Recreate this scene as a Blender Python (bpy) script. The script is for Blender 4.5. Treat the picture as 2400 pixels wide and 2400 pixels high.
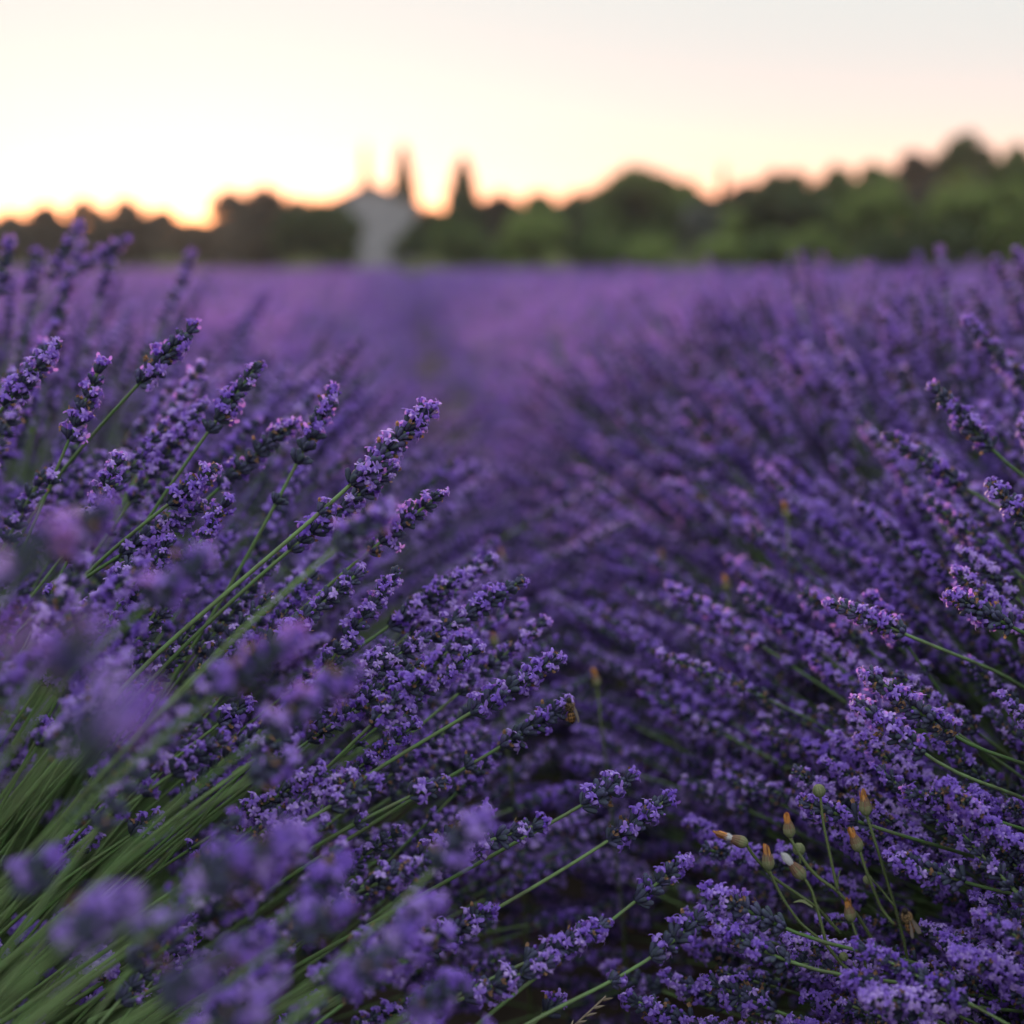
import bpy, math, random
import numpy as np
from mathutils import Matrix, Vector, Euler

for o in list(bpy.data.objects):
    bpy.data.objects.remove(o, do_unlink=True)
SC = bpy.context.scene
COL = SC.collection
R = math.radians

# ------------------------------------------------------------------ camera
CAM_H = 0.70
PITCH, YAW = 9.25, 3.9                      # degrees down, degrees right of the row direction
cam_data = bpy.data.cameras.new('camera')
cam = bpy.data.objects.new('camera', cam_data)
COL.objects.link(cam)
cam.location = (0, 0, CAM_H)
cam.rotation_euler = (R(90 - PITCH), 0, R(-YAW))
cam_data.sensor_width = 24.0
cam_data.lens = 35.0
cam_data.clip_start = 0.01
cam_data.clip_end = 3000
cam_data.dof.use_dof = True
cam_data.dof.focus_distance = 0.80
cam_data.dof.aperture_fstop = 2.5
cam_data.dof.aperture_blades = 9
SC.camera = cam
FPX = 35.0 / 24.0 * 2400.0
CM = np.array(Euler(cam.rotation_euler).to_matrix())
CO = np.array([0, 0, CAM_H])


def P(px, py, d):
    """point at view depth d on the sight line of a position in the 2400 px photograph"""
    return CO + CM @ np.array([(px - 1200) / FPX * d, (1200 - py) / FPX * d, -d])


def project(pts):
    q = (np.asarray(pts) - CO) @ CM
    d = -q[:, 2]
    dd = np.where(np.abs(d) < 1e-6, 1e-6, d)
    return 1200 + q[:, 0] / dd * FPX, 1200 - q[:, 1] / dd * FPX, d


# ------------------------------------------------------------------ sky, sun, exposure
SUN_AZ = -YAW * -1 - 11.9                   # degrees right of +Y
SUN_EL = 2.8
world = bpy.data.worlds.new('World')
SC.world = world
world.use_nodes = True
wt = world.node_tree
wt.nodes.clear()


def wn(kind, **kw):
    n = wt.nodes.new(kind)
    for k, v in kw.items():
        setattr(n, k, v)
    return n


def wmath(op, a, b=None, c=None):
    n = wn('ShaderNodeMath', operation=op)
    for i, v in enumerate((a, b, c)):
        if v is None:
            continue
        if isinstance(v, (int, float)):
            n.inputs[i].default_value = v
        else:
            wt.links.new(v, n.inputs[i])
    return n.outputs[0]


sky = wn('ShaderNodeTexSky', sky_type='NISHITA')
sky.sun_disc = False
sky.sun_elevation = R(SUN_EL)
sky.sun_rotation = R(SUN_AZ)
sky.dust_density = 2.0
bg_sky = wn('ShaderNodeBackground')
bg_sky.inputs['Strength'].default_value = 0.003
wt.links.new(sky.outputs[0], bg_sky.inputs['Color'])
tc = wn('ShaderNodeTexCoord')
sep = wn('ShaderNodeSeparateXYZ')
wt.links.new(tc.outputs['Generated'], sep.inputs[0])
zc = wmath('MAXIMUM', sep.outputs['Z'], 0.0)
ramp = wn('ShaderNodeValToRGB')             # pale evening sky by height; unseen overhead part brightened to light the lavender
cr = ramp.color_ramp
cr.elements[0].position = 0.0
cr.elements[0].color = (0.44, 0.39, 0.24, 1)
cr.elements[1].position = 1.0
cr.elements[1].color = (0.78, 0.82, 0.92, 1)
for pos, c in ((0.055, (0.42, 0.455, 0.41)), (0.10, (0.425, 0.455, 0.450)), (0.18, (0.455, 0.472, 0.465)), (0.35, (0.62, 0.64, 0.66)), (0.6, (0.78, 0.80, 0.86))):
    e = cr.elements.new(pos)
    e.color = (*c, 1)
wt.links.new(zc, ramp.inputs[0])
sv = (math.sin(R(SUN_AZ)), math.cos(R(SUN_AZ)), 0.0)
dx = wmath('MULTIPLY', sep.outputs['X'], sv[0])
dy = wmath('MULTIPLY', sep.outputs['Y'], sv[1])
dot = wmath('ADD', dx, dy)
# warm band along the sunset horizon, widest and hottest over the sun
ang = wmath('SUBTRACT', 1.0, dot)
glow_wide = wmath('EXPONENT', wmath('MULTIPLY', ang, -2.2))
glow_near = wmath('EXPONENT', wmath('MULTIPLY', ang, -55.0))
band = wmath('EXPONENT', wmath('MULTIPLY', zc, -34.0))
k_wide = wmath('MULTIPLY', band, glow_wide)
k_near = wmath('MULTIPLY', band, glow_near)


def wscale(col, fac):
    n = wn('ShaderNodeVectorMath', operation='SCALE')
    n.inputs[0].default_value = col
    wt.links.new(fac, n.inputs['Scale'])
    return n.outputs[0]


def wadd(a, b):
    n = wn('ShaderNodeVectorMath', operation='ADD')
    wt.links.new(a, n.inputs[0])
    wt.links.new(b, n.inputs[1])
    return n.outputs[0]


aureole = wmath('MULTIPLY', wmath('EXPONENT', wmath('MULTIPLY', ang, -30.0)), wmath('EXPONENT', wmath('MULTIPLY', zc, -14.0)))
warm = wadd(wadd(wscale((6.8, 1.35, 0.02), k_wide), wscale((6.5, 2.1, 0.40), k_near)), wscale((0.34, 0.38, 0.42), aureole))
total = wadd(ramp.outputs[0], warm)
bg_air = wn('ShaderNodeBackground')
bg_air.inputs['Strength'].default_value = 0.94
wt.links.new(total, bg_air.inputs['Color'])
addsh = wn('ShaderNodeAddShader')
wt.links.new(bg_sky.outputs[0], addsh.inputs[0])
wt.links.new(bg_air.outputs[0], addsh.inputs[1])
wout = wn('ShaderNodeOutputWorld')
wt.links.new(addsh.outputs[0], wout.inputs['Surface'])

sun_data = bpy.data.lights.new('sun', 'SUN')
sun_data.energy = 3.5
sun_data.angle = R(1.0)
sun_data.color = (1.0, 0.62, 0.38)
sun = bpy.data.objects.new('sun', sun_data)
COL.objects.link(sun)
sdir = Vector((math.sin(R(SUN_AZ)) * math.cos(R(SUN_EL)), math.cos(R(SUN_AZ)) * math.cos(R(SUN_EL)), math.sin(R(SUN_EL))))
sun.rotation_euler = sdir.to_track_quat('Z', 'Y').to_euler()
sun.location = (0, 0, 5)

vs = SC.view_settings
SC.display_settings.display_device = 'sRGB'
vs.view_transform = 'Standard'
vs.look = 'None'
vs.exposure = 0.88
vs.gamma = 1.0
vs.use_curve_mapping = False
SC.cycles.use_denoising = True
SC.cycles.max_bounces = 6
SC.cycles.diffuse_bounces = 3
SC.cycles.glossy_bounces = 2
SC.cycles.transmission_bounces = 4
SC.cycles.caustics_reflective = False
SC.cycles.caustics_refractive = False


# ------------------------------------------------------------------ evening air
HAZE_DENSITY = 0.0004

# ------------------------------------------------------------------ materials
def mat(name, cols, rough=0.7, translucent=0.0, tcol=None, noise=None, spec=0.25, noise_scale=40.0, rand=0.0):
    """cols: two colours mixed by the piece's own 'tint' value; noise: a third colour mottled in"""
    m = bpy.data.materials.new(name)
    m.use_nodes = True
    nt = m.node_tree
    nt.nodes.clear()
    out = nt.nodes.new('ShaderNodeOutputMaterial')
    pb = nt.nodes.new('ShaderNodeBsdfPrincipled')
    pb.inputs['Roughness'].default_value = rough
    pb.inputs['Specular IOR Level'].default_value = spec
    at = nt.nodes.new('ShaderNodeAttribute')
    at.attribute_name = 'tint'
    fac = at.outputs['Fac']
    if rand:
        oi = nt.nodes.new('ShaderNodeObjectInfo')
        m1 = nt.nodes.new('ShaderNodeMath')
        m1.operation = 'MULTIPLY_ADD'
        nt.links.new(oi.outputs['Random'], m1.inputs[0])
        m1.inputs[1].default_value = rand
        m1.inputs[2].default_value = -rand / 2
        m2 = nt.nodes.new('ShaderNodeMath')
        m2.operation = 'ADD'
        m2.use_clamp = True
        nt.links.new(fac, m2.inputs[0])
        nt.links.new(m1.outputs[0], m2.inputs[1])
        fac = m2.outputs[0]
    rp = nt.nodes.new('ShaderNodeValToRGB')
    els = rp.color_ramp.elements
    n = len(cols)
    els[0].color = (*cols[0], 1)
    els[1].color = (*cols[-1], 1)
    for i in range(1, n - 1):
        e = els.new(i / (n - 1))
        e.color = (*cols[i], 1)
    nt.links.new(fac, rp.inputs[0])
    col = rp.outputs[0]
    if noise is not None:
        nz = nt.nodes.new('ShaderNodeTexNoise')
        nz.inputs['Scale'].default_value = noise_scale
        nz.inputs['Detail'].default_value = 4
        tx = nt.nodes.new('ShaderNodeTexCoord')
        nt.links.new(tx.outputs['Object'], nz.inputs['Vector'])
        mx = nt.nodes.new('ShaderNodeMixRGB')
        mx.inputs[2].default_value = (*noise, 1)
        mr = nt.nodes.new('ShaderNodeMapRange')
        mr.inputs[1].default_value = 0.42
        mr.inputs[2].default_value = 0.68
        nt.links.new(nz.outputs[0], mr.inputs[0])
        nt.links.new(mr.outputs[0], mx.inputs[0])
        nt.links.new(col, mx.inputs[1])
        col = mx.outputs[0]
    nt.links.new(col, pb.inputs['Base Color'])
    last = pb.outputs[0]
    if translucent:
        tr = nt.nodes.new('ShaderNodeBsdfTranslucent')
        if tcol is None:
            nt.links.new(col, tr.inputs[0])
        else:
            tr.inputs[0].default_value = (*tcol, 1)
        ms = nt.nodes.new('ShaderNodeMixShader')
        ms.inputs[0].default_value = translucent
        nt.links.new(last, ms.inputs[1])
        nt.links.new(tr.outputs[0], ms.inputs[2])
        last = ms.outputs[0]
    nt.links.new(last, out.inputs['Surface'])
    return m


M_CALYX = mat('lavender_calyx', ((0.035, 0.036, 0.075), (0.066, 0.072, 0.135), (0.12, 0.095, 0.24)), 0.75, 0.12, None, (0.05, 0.07, 0.08), noise_scale=300, rand=0.3)
M_COROLLA = mat('lavender_corolla', ((0.145, 0.072, 0.50), (0.31, 0.19, 0.70), (0.62, 0.47, 0.90)), 0.6, 0.45, (0.47, 0.22, 0.74), None, rand=0.5)
M_STEM = mat('lavender_stem', ((0.09, 0.18, 0.055), (0.18, 0.29, 0.11)), 0.55, 0.1, None, (0.13, 0.17, 0.08), noise_scale=120, rand=0.6)
M_WITHER = mat('withered_floret', ((0.16, 0.09, 0.05), (0.33, 0.20, 0.11)), 0.8, 0.3)
M_LEAF = mat('lavender_leaf', ((0.045, 0.075, 0.03), (0.09, 0.13, 0.06)), 0.65, 0.2, rand=0.4)
LAV = [M_CALYX, M_COROLLA, M_STEM, M_WITHER, M_LEAF]
CALYX, COROLLA, STEM, WITHER, LEAF = range(5)


# ------------------------------------------------------------------ mesh chunks: (verts, tris, material index, tint)
def chunk(V, T, m=0, tint=0.5):
    V = np.asarray(V, dtype=np.float64).reshape(-1, 3)
    T = np.asarray(T, dtype=np.int64).reshape(-1, 3)
    return [V, T, np.full(len(T), m, dtype=np.int32), np.full(len(T), tint, dtype=np.float32)]


def cat(chunks):
    Vs, Ts, Ms, ts, n = [], [], [], [], 0
    for V, T, M_, t in chunks:
        Vs.append(V)
        Ts.append(T + n)
        Ms.append(M_)
        ts.append(t)
        n += len(V)
    return [np.concatenate(Vs), np.concatenate(Ts), np.concatenate(Ms), np.concatenate(ts)]


def xf(c, rot=None, loc=(0, 0, 0), s=1.0, m=None, tint=None):
    V = c[0] * s
    if rot is not None:
        V = V @ np.asarray(rot).T
    V = V + np.asarray(loc)
    return [V, c[1], c[2] if m is None else np.full(len(c[1]), m, dtype=np.int32), c[3] if tint is None else np.full(len(c[1]), tint, dtype=np.float32)]


def unit(v):
    v = np.asarray(v, dtype=float)
    return v / max(np.linalg.norm(v), 1e-12)


def zframe(z, xhint=None, roll=0.0):
    """3x3 whose columns are x, y, z axes with z along the given direction"""
    z = unit(z)
    h = np.array([0.0, 0, 1]) if xhint is None else np.asarray(xhint, float)
    x = h - z * (h @ z)
    if np.linalg.norm(x) < 1e-5:
        x = np.array([1.0, 0, 0]) - z * z[0]
        if np.linalg.norm(x) < 1e-5:
            x = np.array([0, 1.0, 0])
    x = unit(x)
    y = np.cross(z, x)
    if roll:
        c, s_ = math.cos(roll), math.sin(roll)
        x, y = x * c + y * s_, y * c - x * s_
    return np.stack([x, y, z], axis=1)


def tube(pts, rad, n=6, m=0, tint=0.5, cap=True, roll=0.0):
    pts = np.asarray(pts, float)
    k = len(pts)
    rad = np.broadcast_to(np.asarray(rad, float), (k,))
    tan = np.gradient(pts, axis=0)
    V = []
    F = zframe(tan[0])
    x = F[:, 0]
    for i in range(k):
        z = unit(tan[i])
        x = unit(x - z * (x @ z))
        y = np.cross(z, x)
        for j in range(n):
            a = 2 * math.pi * j / n + roll
            V.append(pts[i] + rad[i] * (x * math.cos(a) + y * math.sin(a)))
    T = []
    for i in range(k - 1):
        for j in range(n):
            a, b = i * n + j, i * n + (j + 1) % n
            T += [(a, b, b + n), (a, b + n, a + n)]
    if cap:
        V.append(pts[0])
        V.append(pts[-1])
        c0, c1 = k * n, k * n + 1
        for j in range(n):
            T.append((c0, (j + 1) % n, j))
            T.append((c1, (k - 1) * n + j, (k - 1) * n + (j + 1) % n))
    return chunk(V, T, m, tint)


def mk_mesh(name, c, mats, smooth=True):
    V, T, M_, t = c
    me = bpy.data.meshes.new(name)
    me.vertices.add(len(V))
    me.vertices.foreach_set('co', V.astype(np.float32).ravel())
    me.loops.add(3 * len(T))
    me.loops.foreach_set('vertex_index', T.astype(np.int32).ravel())
    me.polygons.add(len(T))
    me.polygons.foreach_set('loop_start', np.arange(0, 3 * len(T), 3, dtype=np.int32))
    me.polygons.foreach_set('loop_total', np.full(len(T), 3, dtype=np.int32))
    used = sorted(set(M_.tolist()))
    remap = {u: i for i, u in enumerate(used)}
    for u in used:
        me.materials.append(mats[u])
    me.polygons.foreach_set('material_index', np.array([remap[v] for v in M_.tolist()], dtype=np.int32))
    me.polygons.foreach_set('use_smooth', np.full(len(T), smooth, dtype=bool))
    me.update(calc_edges=True)
    a = me.attributes.new('tint', 'FLOAT', 'FACE')
    a.data.foreach_set('value', t.astype(np.float32))
    return me


def link(name, data, parent=None, mw=None):
    o = bpy.data.objects.new(name, data)
    COL.objects.link(o)
    if parent is not None:
        o.parent = parent
    if mw is not None:
        o.matrix_local = mw
    return o


def tag(o, label=None, cat_=None, group=None, kind=None):
    if label:
        o['label'] = label
    if cat_:
        o['category'] = cat_
    if group:
        o['group'] = group
    if kind:
        o['kind'] = kind
    return o


def empty(name, loc, label, cat_, group=None):
    o = link(name, None)
    o.location = loc
    o.empty_display_size = 0.05
    return tag(o, label, cat_, group)


def m4(rot, loc, s=1.0):
    m = np.eye(4)
    m[:3, :3] = np.asarray(rot) * s
    m[:3, 3] = loc
    return Matrix(m.tolist())


# ------------------------------------------------------------------ lavender anatomy
rng = np.random.default_rng(7)


def lathe(profile, n=6):
    V, T = [], []
    for z, r in profile:
        for j in range(n):
            a = 2 * math.pi * j / n
            V.append((r * math.cos(a), r * math.sin(a), z))
    k = len(profile)
    for i in range(k - 1):
        for j in range(n):
            a, b = i * n + j, i * n + (j + 1) % n
            T += [(a, b, b + n), (a, b + n, a + n)]
    V.append((0, 0, profile[0][0]))
    V.append((0, 0, profile[-1][0]))
    for j in range(n):
        T.append((k * n, (j + 1) % n, j))
        T.append((k * n + 1, (k - 1) * n + j, (k - 1) * n + (j + 1) % n))
    return V, T


_cv, _ct = lathe([(0, .30), (.18, .72), (.5, 1.0), (.82, .92), (.97, .62), (1.0, .35)], 6)
_cv = np.array(_cv)
CAL = chunk(_cv * np.array([.00135, .00135, .0064]), _ct, CALYX)


def lobe(length, width, curl, az, lift, r0):
    """one petal lobe: 2-2-3 point strip bending outward"""
    V = []
    for t, w in ((0.0, .45), (.35, .95), (.75, 1.0), (1.0, .55)):
        a = lift + curl * t
        rr = r0 + length * t * math.sin(a)
        zz = length * t * math.cos(a)
        for s in (-.5, 0, .5):
            dz = -.12 * width * (abs(s) * 2)
            V.append((rr, s * w * width, zz + dz))
    T = []
    for i in range(3):
        for j in range(2):
            a = i * 3 + j
            T += [(a, a + 1, a + 4), (a, a + 4, a + 3)]
    V = np.array(V)
    c, s_ = math.cos(az), math.sin(az)
    rot = np.array([[c, -s_, 0], [s_, c, 0], [0, 0, 1]])
    return V @ rot.T, T


def corolla(r):
    cs = []
    tube_l = .0022 + .0014 * r.random()
    tv, tt = lathe([(-.0015, .0007), (0, .0008), (tube_l, .0013)], 5)
    tint = float(np.clip(.25 + .5 * r.random(), 0, 1))
    cs.append(chunk(tv, tt, COROLLA, tint * .8))
    angs = [0.42, -0.42, 1.75, -1.75, math.pi]
    for i, a in enumerate(angs):
        upper = i < 2
        L_ = (.0029 if upper else .0022) * r.uniform(.8, 1.2)
        W_ = (.0021 if upper else .0015) * r.uniform(.85, 1.15)
        lift = r.uniform(.15, .5) if upper else r.uniform(.7, 1.1)
        V, T = lobe(L_, W_, r.uniform(.3, 2.2), a + r.uniform(-.25, .25), lift, .0008)
        V[:, 2] += tube_l
        cs.append(chunk(V, T, COROLLA, float(np.clip(tint + r.uniform(-.12, .3), 0, 1))))
    return cat(cs)


COR = [corolla(rng) for _ in range(10)]


def wither(r):
    cs = []
    for k in range(3):
        V, T = lobe(.0026 * r.uniform(.7, 1.2), .0016, r.uniform(-1, 2.2), r.uniform(0, 6.3), r.uniform(0, .6), .0004)
        cs.append(chunk(V, T, WITHER, r.random()))
    return cat(cs)


WIT = [wither(rng) for _ in range(4)]


def whorl(r, s=1.0, n=11, op=.35, spread=(.42, .86), budtip=False):
    cs = []
    a0 = r.uniform(0, 6.3)
    side = r.uniform(0, 6.3)
    for i in range(n):
        az = a0 + 2 * math.pi * i / n + r.uniform(-.25, .25)
        tier = i % 2
        th = r.uniform(*spread) + (.22 if tier == 0 else -.12)
        d = np.array([math.sin(th) * math.cos(az), math.sin(th) * math.sin(az), math.cos(th)])
        base = np.array([math.cos(az), math.sin(az), 0]) * .0011 * s + np.array([0, 0, r.uniform(-.0012, .0012)])
        F = zframe(d, xhint=(0, 0, 1), roll=r.uniform(-.3, .3))
        cl = r.uniform(.8, 1.12) * s
        t = float(np.clip(r.normal(.45, .22), 0, 1))
        cs.append(xf(CAL, F, base, cl, tint=t))
        tip = base + d * .0061 * cl
        q = r.random()
        p_open = op * (1.0 + .6 * math.cos(az - side))
        if q < p_open:
            c = COR[r.integers(len(COR))]
            d2 = unit(d + np.array([0, 0, .15]) + r.normal(0, .12, 3))
            cs.append(xf(c, zframe(d2, xhint=(0, 0, 1), roll=r.uniform(-.5, .5)), tip, s * r.uniform(.95, 1.2)))
        elif q < p_open + .13:
            cs.append(xf(WIT[r.integers(len(WIT))], F, tip - d * .0004, s))
        elif q < p_open + .30:
            V, T = lathe([(0, .0006), (.0009, .00085), (.0017, .0004)], 5)
            cs.append(xf(chunk(V, T, COROLLA, r.uniform(0, .5)), F, tip - d * .0003, s * r.uniform(.8, 1.3)))
    # two small bracts under the ring
    for k in range(2):
        az = a0 + math.pi * k
        V = [(0.0006, -.0016, -.001), (.0006, .0016, -.001), (.0032, 0, .0022), (.002, -.0019, .0005), (.002, .0019, .0005)]
        T = [(0, 1, 4), (0, 4, 3), (3, 4, 2)]
        c, s_ = math.cos(az), math.sin(az)
        cs.append(xf(chunk(V, T, CALYX, .1), np.array([[c, -s_, 0], [s_, c, 0], [0, 0, 1]]), (0, 0, 0), s))
    return cat(cs)


def crown(r, s, op):
    return cat([whorl(r, s, 7, op, (.15, .55)), xf(whorl(r, s * .8, 4, op, (.0, .3)), None, (0, 0, .003 * s))])


WHORLS = [whorl(rng, 1.0, int(rng.integers(10, 14)), op) for op in (.08, .15, .22, .28, .35, .42, .5, .28, .2, .36)]
CROWNS = [crown(rng, .92, op) for op in (.1, .3, .5, .75)]
WHORL_ME = [mk_mesh('whorl', c, LAV) for c in WHORLS]
CROWN_ME = [mk_mesh('whorl_tip', c, LAV) for c in CROWNS]


def whorl_plan(r, length, detached):
    """distances below the tip and sizes of the flower rings of one spike"""
    out = [(.0045, .9, True)]
    d = .0105
    while d < length - .002:
        f = d / length
        out.append((d, .82 + .30 * min(1, f * 1.7) - .10 * max(0, f - .7), False))
        d += .0058 + .0026 * f + r.uniform(-.0006, .0008)
    if detached:
        out.append((length + r.uniform(.010, .026), .85, False))
    return out


def curve_pts(L_, bend, n=10, wig=0.0):
    t = np.linspace(0, 1, n)
    return np.stack([bend * L_ * t ** 2, wig * L_ * np.sin(t * 3.0) * t, L_ * (t - .35 * bend ** 2 * t ** 3)], axis=1)


def at_arc(pts, dist_from_tip):
    seg = np.linalg.norm(np.diff(pts, axis=0), axis=1)
    s = np.concatenate([[0], np.cumsum(seg)])
    x = s[-1] - dist_from_tip
    p = np.array([np.interp(x, s, pts[:, i]) for i in range(3)])
    q = np.array([np.interp(x + .004, s, pts[:, i]) for i in range(3)])
    b = np.array([np.interp(x - .004, s, pts[:, i]) for i in range(3)])
    return p, unit(q - b)


def stem_chunk(pts, r=.0009, tint=.5, n=5):
    k = len(pts)
    rad = np.linspace(1.25, .8, k) * r
    c = tube(pts, rad, n, STEM, tint, cap=False)
    return c


def spike_chunk(r, pts, length, detached, opb):
    cs, loose = [], []
    for d, s, top in whorl_plan(r, length, detached):
        p, z = at_arc(pts, d)
        F = zframe(z, xhint=(1, .2, 0), roll=r.uniform(0, 6.3))
        op = float(np.clip(opb + r.normal(0, .14), .05, .85))
        k_ = .80 * r.uniform(.93, 1.07)
        c = crown(r, s * k_, op) if top else whorl(r, s * k_, int(r.integers(9, 13)), op)
        (loose if d > length else cs).append(xf(c, F, p))
    return cat(cs), (cat(loose) if loose else None)


SPRIG_L = 0.50
FORMS = []
for i in range(14):
    bend = (.02, .08, .14, .20, .05, .11)[i % 6]
    pts = curve_pts(SPRIG_L, bend, 10, rng.uniform(-.09, .09))
    length = rng.uniform(.046, .082)
    st = stem_chunk(pts, .00095, rng.random())
    sp, ring = spike_chunk(rng, pts, length, rng.random() < .5, (.12, .3, .4, .5, .68, .34, .46)[i % 7])
    mid, mz = at_arc(pts, length * .5)
    FORMS.append(dict(pts=pts, len=length, stem=st, spike=sp, mid=mid, tip=pts[-1], low=at_arc(pts, length)[0],
                      stem_me=mk_mesh('stem', st, LAV), spike_me=mk_mesh('flower_spike', sp, LAV),
                      ring_me=mk_mesh('whorl', ring, LAV) if ring else None,
                      both_me=mk_mesh('lavender_sprig', cat([st, sp] + ([ring] if ring else [])), LAV)))
NF = len(FORMS)

# sprig forms used for the uncountable rest (kept out of the scene, referenced by the scatter)
sprig_forms = bpy.data.collections.new('sprig_forms')
for i, f in enumerate(FORMS):
    sprig_forms.objects.link(bpy.data.objects.new('sprig_form_%s' % 'abcdefghijklmnopqrst'[i], f['both_me']))


def scatter_tree(name, coll):
    g = bpy.data.node_groups.new(name, 'GeometryNodeTree')
    g.interface.new_socket('Geometry', in_out='INPUT', socket_type='NodeSocketGeometry')
    g.interface.new_socket('Geometry', in_out='OUTPUT', socket_type='NodeSocketGeometry')
    gi, go = g.nodes.new('NodeGroupInput'), g.nodes.new('NodeGroupOutput')
    ci = g.nodes.new('GeometryNodeCollectionInfo')
    ci.inputs['Collection'].default_value = coll
    ci.inputs['Separate Children'].default_value = True
    ci.inputs['Reset Children'].default_value = True
    iop = g.nodes.new('GeometryNodeInstanceOnPoints')
    iop.inputs['Pick Instance'].default_value = True

    def attr(nm, ty):
        n = g.nodes.new('GeometryNodeInputNamedAttribute')
        n.data_type = ty
        n.inputs['Name'].default_value = nm
        return n.outputs['Attribute']
    e2r = g.nodes.new('FunctionNodeEulerToRotation')
    L = g.links.new
    L(attr('rot', 'FLOAT_VECTOR'), e2r.inputs[0])
    L(gi.outputs[0], iop.inputs['Points'])
    L(ci.outputs[0], iop.inputs['Instance'])
    L(attr('form', 'INT'), iop.inputs['Instance Index'])
    L(e2r.outputs[0], iop.inputs['Rotation'])
    L(attr('size', 'FLOAT_VECTOR'), iop.inputs['Scale'])
    L(iop.outputs[0], go.inputs[0])
    return g


GN_SPRIG = scatter_tree('sprig_scatter', sprig_forms)


def scatter_object(name, pos, rots, sizes, forms, group, parent=None):
    me = bpy.data.meshes.new(name)
    me.vertices.add(len(pos))
    me.vertices.foreach_set('co', np.asarray(pos, dtype=np.float32).ravel())
    a = me.attributes.new('rot', 'FLOAT_VECTOR', 'POINT')
    eul = np.array([Matrix(m.tolist()).to_euler() for m in rots], dtype=np.float32)
    a.data.foreach_set('vector', eul.ravel())
    a = me.attributes.new('size', 'FLOAT_VECTOR', 'POINT')
    sz = np.asarray(sizes, dtype=np.float32)
    if sz.ndim == 1:
        sz = np.repeat(sz[:, None], 3, 1)
    a.data.foreach_set('vector', sz.ravel())
    a = me.attributes.new('form', 'INT', 'POINT')
    a.data.foreach_set('value', np.asarray(forms, dtype=np.int32))
    me.update()
    o = link(name, me, parent)
    md = o.modifiers.new('scatter', 'NODES')
    md.node_group = group
    tag(o, kind='stuff')
    return o


def bush_sprigs(r, center, n, size, th_max=88):
    """base points, frames, sizes and forms of a bush's flowering stems"""
    cos = r.uniform(math.cos(R(th_max)), 1, n)
    th = np.arccos(cos)
    az = r.uniform(0, 2 * math.pi, n)
    base, rots, ss = [], [], []
    for t, a in zip(th, az):
        out = np.array([math.cos(a), math.sin(a), 0])
        t0 = max(0.0, t * .86 + r.normal(0, .07))
        d = np.array([math.sin(t0) * out[0], math.sin(t0) * out[1], math.cos(t0)]) + r.normal(0, .085 if center[0] < 0 else .05, 3)
        d = unit(d)
        b = np.array(center) + out * (.17 * size * math.sin(t) * r.uniform(.4, 1.15)) + np.array([0, 0, .02 + .12 * r.random()])
        F = zframe(d, xhint=out + np.array([0, 0, -.5]) + r.normal(0, .35, 3))
        base.append(b)
        rots.append(F)
        ss.append(size * (r.uniform(.92, 1.07) if r.random() < .75 else r.uniform(.74, .95)))
    return np.array(base), np.array(rots), np.array(ss), r.integers(0, NF, n)


def leaf_mound(r, n, rad, h):
    cs = []
    for i in range(n):
        a, q = r.uniform(0, 6.3), math.sqrt(r.random())
        t = q * 1.45
        out = np.array([math.cos(a), math.sin(a), 0])
        b = out * rad * q * .75 + np.array([0, 0, h * (1 - q * q) * r.uniform(.2, 1)])
        d = unit(out * math.sin(t) + np.array([0, 0, math.cos(t)]) + r.normal(0, .3, 3))
        L_, w = r.uniform(.025, .06), r.uniform(.0014, .0026)
        F = zframe(d, xhint=r.normal(0, 1, 3))
        V = np.array([(-w * .6, 0, 0), (w * .6, 0, 0), (-w, .003, L_ * .55), (w, .003, L_ * .55), (0, .008, L_)])
        cs.append(xf(chunk(V, [(0, 1, 3), (0, 3, 2), (2, 3, 4)], LEAF, r.random()), F, b))
    return cat(cs)


MOUND_ME = [mk_mesh('foliage', leaf_mound(rng, 2600, .34, .27), LAV) for _ in range(2)]

# ------------------------------------------------------------------ ground
M_SOIL = mat('dry_soil', ((0.075, 0.055, 0.04), (0.11, 0.085, 0.06)), 0.95, 0, None, (0.05, 0.038, 0.028), noise_scale=14)
M_VERGE = mat('verge_grass', ((0.12, 0.15, 0.06), (0.20, 0.23, 0.10), (0.30, 0.28, 0.15)), 0.9, .25)
gx = np.concatenate([np.linspace(-2, 2, 60)])
gy = np.linspace(0.0, 4, 60)
GV, GT = [], []
rg = np.random.default_rng(3)
for yy in gy:
    for xx in gx:
        GV.append((xx, yy, .004 + .012 * rg.random()))
for i in range(59):
    for j in range(59):
        a = i * 60 + j
        GT += [(a, a + 1, a + 61), (a, a + 61, a + 60)]
gs = [chunk([(-250, -250, -.02), (250, -250, -.02), (250, 250, -.02), (-250, 250, -.02)], [(0, 1, 2), (0, 2, 3)]), chunk(GV, GT)]
tag(link('ground', mk_mesh('ground', cat(gs), [M_SOIL])), 'brown dry soil under the lavender rows', None, None, 'structure')

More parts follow.
